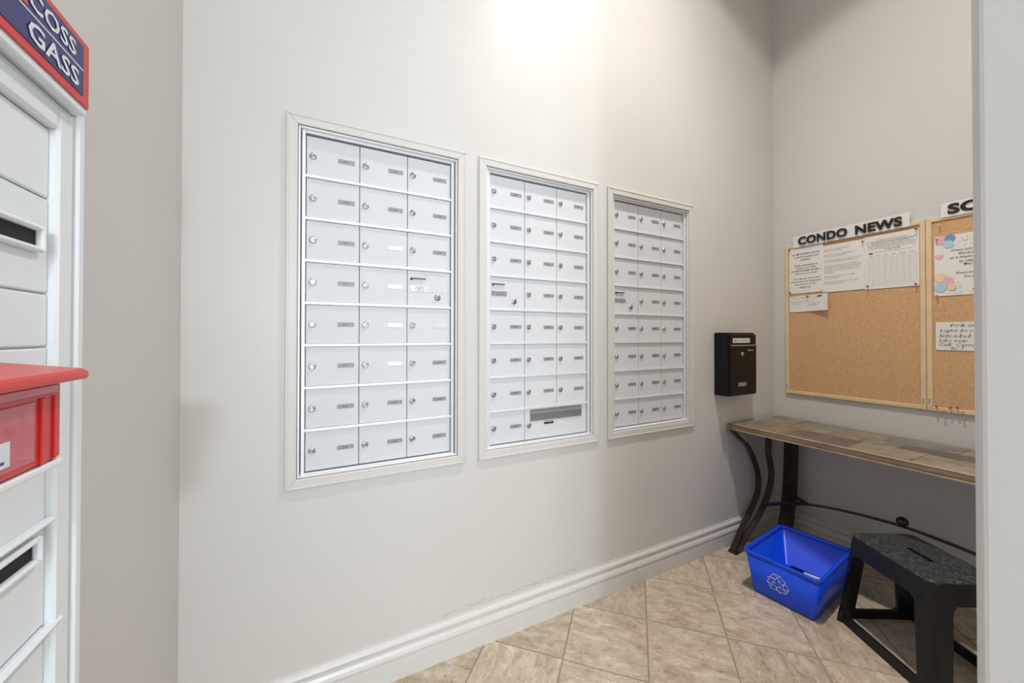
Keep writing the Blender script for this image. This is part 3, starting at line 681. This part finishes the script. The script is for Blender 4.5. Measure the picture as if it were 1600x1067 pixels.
# ------------------------------------------------------------------ console table
tb = thing('console_table', 'console table with slate mosaic top and curved dark iron legs', 'table')
TX0, TX1, TY0, TY1, TZ = 2.092, 2.574, .085, 1.362, .714
bm = bmesh.new(); bx(bm, TX0 + .012, TX1 - .012, TY0 + .012, TY1 - .012, TZ - .033, TZ - .006); obj('core_board', bm, SL['dark'], tb)
E_ = .014
for x0, x1, y0, y1 in ((TX0, TX0 + E_, TY0, TY1), (TX1 - E_, TX1, TY0, TY1), (TX0 + E_, TX1 - E_, TY0, TY0 + E_), (TX0 + E_, TX1 - E_, TY1 - E_, TY1)):
    bm = bmesh.new(); bx(bm, x0, x1, y0, y1, TZ - .0245, TZ - .0045, .0015); bx(bm, x0 - .0012, x1, y0, y1, TZ - .0045, TZ - .0005, .001, 1); bx(bm, x0 + .002, x1 - .001, y0 + .001, y1 - .001, TZ - .0285, TZ - .0245, .0005); bx(bm, x0 - .0008, x1 - .001, y0 + .001, y1 - .001, TZ - .036, TZ - .0285, .0015, 1)
    obj('edge_moulding', bm, [SL['edge'], SL['bead']], tb)
rowsT = [(TX0 + E_, 2.292, [(1.348, 1.215, 'green'), (1.215, 1.090, 'tan'), (1.090, .830, 'dark'), (.830, .620, 'olive'), (.620, .400, 'olive'), (.400, .099, 'dark')]),
         (2.292, 2.405, [(1.348, 1.225, 'green'), (1.225, 1.060, 'tan'), (1.060, .985, 'olive'), (.985, .850, 'tan'), (.850, .720, 'olive'), (.720, .48, 'dark'), (.48, .099, 'olive')]),
         (2.405, TX1 - E_, [(1.348, 1.180, 'olive'), (1.180, .960, 'green'), (.960, .800, 'olive'), (.800, .560, 'green'), (.560, .330, 'olive'), (.330, .099, 'green')])]
for x0, x1, cells in rowsT:
    for a, b, c in cells:
        bm = bmesh.new(); t_ = rl.uniform(-.0006, .0006)
        bx(bm, -(x1 - x0) / 2 + .0008, (x1 - x0) / 2 - .0008, -(a - b) / 2 + .0008, (a - b) / 2 - .0008, TZ - .008, TZ + t_, .0008)
        o = obj('slate_tile', bm, SL[c], tb, loc=((x0 + x1) / 2, (a + b) / 2, 0))
def iron(name, pts, wd, width, thick, n=8, label=None):
    bm = bmesh.new(); sweep(bm, catmull(pts, n), wd, width, thick); return obj(name, bm, 'iron', tb, label=label)
YM = (TY0 + TY1) / 2
bar1 = [(2.08, 1.334, .678), (2.16, 1.334, .617), (2.236, 1.334, .557), (2.3165, 1.334, .413), (2.322, 1.334, .298), (2.270, 1.334, .215), (2.171, 1.330, .123), (2.062, 1.325, .006)]
bar2 = [(2.150, 1.184, .678), (2.2, 1.205, .635), (2.2466, 1.234, .564), (2.332, 1.264, .4145), (2.3356, 1.284, .295), (2.270, 1.290, .195), (2.170, 1.300, .100), (2.075, 1.312, .006)]
rear = [(2.525, 1.250, .678), (2.515, 1.250, .55), (2.505, 1.250, .40), (2.49, 1.250, .26), (2.455, 1.250, .12), (2.41, 1.250, .0)]
def mir(P): return [(x, 2 * YM - y, z) for x, y, z in P]
for F_ in (lambda P: P, mir):
    o = iron('leg', F_(bar1), (0, 1, 0), .032, .009)
    bm = bmesh.new(); sweep(bm, catmull(F_(bar2), 8), (0, 1, 0), .032, .009); obj('leg_bar', bm, 'iron', o)
    y = F_([(0, 1.318, 0)])[0][1]
    bm = bmesh.new(); bx(bm, 2.046, 2.090, y - .024, y + .024, 0, .012, .004); obj('foot', bm, 'iron', o)
    iron('leg', F_(rear), (0, 1, 0), .078, .008)
    iron('cross_stretcher', F_([(2.275, 1.290, .235), (2.33, 1.215, .262), (2.38, 1.150, .278), (2.405, 1.118, .283)]), (0, 0, 1), .020, .006)
    iron('cross_stretcher', F_([(2.497, 1.225, .262), (2.46, 1.18, .272), (2.405, 1.118, .283)]), (0, 0, 1), .020, .006)
iron('long_stretcher', [(2.405, 1.12, .281), (2.402, 1.0, .307), (2.40, .86, .326), (2.40, YM, .334), (2.40, 2 * YM - .86, .326), (2.402, 2 * YM - 1.0, .307), (2.405, 2 * YM - 1.12, .281)], (1, 0, 0), .022, .008)
bm = bmesh.new(); lathe(bm, [(.010, .0), (.012, .006), (.020, .012), (.0225, .022), (.019, .033), (.010, .041), (.002, .044)], 20, (2.40, YM + .01, .334)); obj('finial', bm, 'iron', tb, smooth=True)
bm = bmesh.new(); ring_frame(bm, TX0 + .05, TX1 - .03, TY0 + .05, TY1 - .03, .02, TZ - .040, TZ - .034); obj('top_frame', bm, 'iron', tb)
# ------------------------------------------------------------------ blue recycling bin
A_ = Vector((1.808, 1.112)); B_ = Vector((1.846, .8085)); ab = (B_ - A_); LW = ab.length; ex = ab.normalized(); ey = Vector((-ex.y, ex.x))   # ey -> away (+x)
BD = .425; BH = .194
bn_ = thing('recycling_bin', 'blue plastic recycling bin with white recycling arrows', 'bin', frame((ex.x, ex.y, 0), (ey.x, ey.y, 0), (0, 0, 1), (A_.x + ex.x * LW / 2 + ey.x * BD / 2, A_.y + ex.y * LW / 2 + ey.y * BD / 2, 0)))
def rrect(hx, hy, r, z, n=6):
    out = []
    for cx, cy, a0 in ((hx - r, hy - r, 0), (-hx + r, hy - r, 90), (-hx + r, -hy + r, 180), (hx - r, -hy + r, 270)):
        for k in range(n + 1):
            a = math.radians(a0 + 90 * k / n); out.append((cx + r * math.cos(a), cy + r * math.sin(a), z))
    return out
def loft(bm, rings, cap0=True, cap1=True):
    R_ = [[bm.verts.new(p) for p in r] for r in rings]; n = len(R_[0])
    for a, b in zip(R_, R_[1:]):
        for k in range(n): bm.faces.new((a[k], a[(k + 1) % n], b[(k + 1) % n], b[k])).smooth = True
    if cap0: bm.faces.new(R_[0][::-1])
    if cap1: bm.faces.new(R_[-1])
hx, hy = LW / 2, BD / 2; tp = .024
bm = bmesh.new()
def hxy(z): k = (1 - z / BH) * tp; return hx - .006 - k, hy - .006 - k
o_ = [rrect(*[v - .006 for v in hxy(0)], .014, 0), rrect(*hxy(.006), .018, .006), rrect(*hxy(BH - .012), .02, BH - .012)]
i_ = [rrect(*[v - .003 for v in hxy(BH - .012)], .017, BH - .012), rrect(*[v - .003 for v in hxy(.006)], .015, .006)]
loft(bm, o_ + i_); obj('body', bm, 'bin', bn_)
bm = bmesh.new()
loft(bm, [rrect(hx - .006, hy - .006, .02, BH - .016), rrect(hx - .001, hy - .001, .023, BH - .015), rrect(hx - .001, hy - .001, .023, BH - .010), rrect(hx - .0035, hy - .0035, .021, BH - .0085),
          rrect(hx, hy, .024, BH - .007), rrect(hx, hy, .024, BH - .001), rrect(hx - .002, hy - .002, .022, BH + .001), rrect(hx - .012, hy - .012, .016, BH + .001), rrect(hx - .013, hy - .013, .015, BH - .012)], False, False)
obj('rim', bm, 'bin', bn_)
# recycling arrows as thin white outlines on the front face (local -y side)
outl = [(-.66, .36), (-.34, .92), (.28, .92), (.54, .52), (.72, .62), (.56, .10), (.04, .24), (.22, .34), (.00, .68), (-.22, .34)]
bm = bmesh.new(); zc, xc, rs = .093, -.012, .047
kf = (hxy(BH)[1] - hxy(0)[1]) / BH
def fp(x, z): return Vector((x, -(hy - .006 - (1 - z / BH) * tp) - .0008, z))
def seg2(p, q, wd=.0013):
    p, q = Vector(p), Vector(q); d = (q - p).normalized(); n = Vector((-d.y, d.x)) * wd; p = p - d * wd * .8; q = q + d * wd * .8
    poly(bm, [fp(*(p + n)), fp(*(q + n)), fp(*(q - n)), fp(*(p - n))])
for r in range(3):
    a = -2 * math.pi * r / 3
    def tr(p): x, y = p[0] * .95, p[1] * .95 - .0; return (xc + rs * (x * math.cos(a) - y * math.sin(a)), zc + rs * (x * math.sin(a) + y * math.cos(a)))
    P = [tr(p) for p in outl]
    for i in range(len(P)): seg2(P[i], P[(i + 1) % len(P)])
    seg2(tr((-.34, .92)), tr((.00, .68))); seg2(tr((.28, .92)), tr((-.08, .55)))
obj('recycling_symbol', bm, 'white', bn_)
def inbin(u, v): return bn_.matrix_world @ Vector((u, v, 0))
bw = bn_.matrix_world
def flat(name, label, cat, u, v, z, lx, ly, th, rot, m, tiltx=0.0, extra=None):
    bm = bmesh.new(); bx(bm, -lx / 2, lx / 2, -ly / 2, ly / 2, 0, th, min(.001, th / 3))
    if extra: extra(bm)
    o = obj(name, bm, m); tag(o, label, cat, 'discarded paper in the blue bin')
    o.matrix_world = bw @ Matrix.Translation((u, v, z)) @ Matrix.Rotation(rot, 4, 'Z') @ Matrix.Rotation(tiltx, 4, 'X'); return o
def pr2(bm):
    for k in range(4): bx(bm, -.035, .035, -.03 + k * .016, -.027 + k * .016, .0022, .0026, 0, 1)
flat('flyer', 'dark glossy flyer flat at bottom of the blue bin', 'paper', -.005, .05, .0085, .17, .28, .0015, .0, 'blackmetal')
flat('envelope', 'white envelope lying on dark flyer in the blue bin', 'envelope', .015, .115, .0105, .075, .11, .002, .12, ['paper', 'inkl'], 0, pr2)
flat('leaflet', 'narrow dark leaflet with pale edge inside blue bin', 'paper', .070, .088, .0140, .035, .16, .0015, -.10, ['navy', 'paper'], 0.0, lambda bm: bx(bm, -.015, .015, .060, .080, .0015, .0018, 0, 1))
# ------------------------------------------------------------------ black step stool
L_ = Vector((2.0033, .7743)); N_ = Vector((1.8515, .4976)); F_ = Vector((2.2268, .6554))
sa = (L_ - N_); SA = sa.length / 2 + .002; sa.normalize(); sb = Vector((sa.y, -sa.x)); SB = (F_ - L_).length / 2      # sb away (+x)
cen = N_ + sa * (SA - .002) + sb * SB; SH = .381
st = thing('step_stool', 'black plastic step stool with textured seat and hand slot', 'stool', frame((sa.x, sa.y, 0), (sb.x, sb.y, 0), (0, 0, 1), (cen.x, cen.y, 0)) if sa.x * sb.y - sa.y * sb.x > 0 else frame((-sa.x, -sa.y, 0), (sb.x, sb.y, 0), (0, 0, 1), (cen.x, cen.y, 0)))
FL = .034; RC = .026
def half(z): k = (1 - z / SH) * FL; return SA + k, SB + k
def peri(z, nseg=4):
    """perimeter points with tags"""
    a, b = half(z); P = []
    lL, lN = .022 + .010 * (z / SH), .048 + .012 * (z / SH); ls = .066 + .008 * (z / SH)     # leg face widths on the long and short sides
    xs = [-a + lL, -a + lL + .016, a - lN - .016, a - lN]; ys = [-b + ls, -b + ls + .014, b - ls - .014, b - ls]
    for cx, cy, a0 in ((a - RC, b - RC, 0), (-a + RC, b - RC, 90), (-a + RC, -b + RC, 180), (a - RC, -b + RC, 270)):
        for k in range(nseg + 1):
            t_ = math.radians(a0 + 90 * k / nseg); P.append((cx + RC * math.cos(t_), cy + RC * math.sin(t_), z))
        if a0 == 0: P += [(x, b, z) for x in xs[::-1]]
        if a0 == 90: P += [(-a, y, z) for y in ys[::-1]]
        if a0 == 180: P += [(x, -b, z) for x in xs]
        if a0 == 270: P += [(a, y, z) for y in ys]
    return P
zl = [0, .038, .050, .285, .300, .372]
PR = [peri(z) for z in zl]; NP = len(PR[0]); blk = 5 + 4
def stool_piece(name, sel, m='stool'):
    bm = bmesh.new(); cache = {}
    def V(i, j):
        j %= NP
        if (i, j) not in cache: cache[(i, j)] = bm.verts.new(PR[i][j])
        return cache[(i, j)]
    for i in range(len(zl) - 1):
        for j in range(NP):
            r = sel(i, j)
            if r is None: continue
            q = [V(i, j), V(i, j + 1), V(i + 1, j + 1), V(i + 1, j)]
            if r != 'full': q.pop(r)
            bm.faces.new(q)
    for v in [v for v in bm.verts if not v.link_faces]: bm.verts.remove(v)
    o = obj(name, bm, m, st); md = o.modifiers.new('s', 'SOLIDIFY'); md.thickness = .012; md.offset = 1 if False else -1
    return o
# column classes inside a block of 9: 0-3 arc cells, 4 = leg flat after the arc, 5 = corner cell, 6 = wide opening, 7 = corner cell, 8 = leg flat before next arc
def cls(j): return (j % NP) % blk
for cidx in range(4):
    def sel(i, j, c=cidx):
        b_, k = (j // blk), j % blk
        mine = (b_ == c and k <= 4) or (b_ == (c - 1) % 4 and k == 8)
        if mine and i <= 3: return 'full'
        return None
    stool_piece('leg', sel)
for cidx in range(4):
    def sel(i, j, c=cidx):
        b_, k = (j // blk), j % blk
        if b_ != c or k < 5 or k == 8: return None
        if i == 0: return 'full'
        if i == 1 and k == 5: return 2
        if i == 1 and k == 7: return 3
        return None
    stool_piece('rail', sel)
def sel(i, j):
    k = j % blk
    if i == 4: return 'full'
    if i == 3 and k == 5: return 1
    if i == 3 and k == 7: return 0
    return None
sk = stool_piece('skirt', sel)
bm = bmesh.new(); a, b = half(SH)
def rr2(hx_, hy_, r, z): return rrect(hx_, hy_, r, z, 6)
rings = [rr2(a + .001, b + .001, RC, .368), rr2(a, b, RC, .375), rr2(a - .004, b - .004, RC - .003, SH - .001), rr2(a - .010, b - .010, RC - .006, SH)]
slot = []
n4 = 28
for k, p in enumerate(rings[-1]):
    ang = math.atan2(p[1] / b, p[0] / a); r = .0115
    x = max(-.038, min(.038, p[0] * .3)); dx, dy = math.cos(ang) * r, math.sin(ang) * r
    slot.append((-.0 + x * 1.0 + dx * .8, .0 + dy, SH))
loft(bm, rings + [slot, [(p[0], p[1], SH - .022) for p in slot]], False, True)
for f in bm.faces: f.smooth = False
for f in bm.faces:
    if all(v.co.z < SH + 1e-5 and abs(v.co.x) < .06 and abs(v.co.y) < .02 for v in f.verts): f.material_index = 1  # slot sides and bottom painted black for the shade in there
so = obj('seat', bm, ['seat', 'key'], st)
bm = bmesh.new(); bx(bm, -.055, .055, -.02, .02, SH - .026, SH - .022); obj('slot_shadow_plate', bm, 'key', st) if False else bm.free()
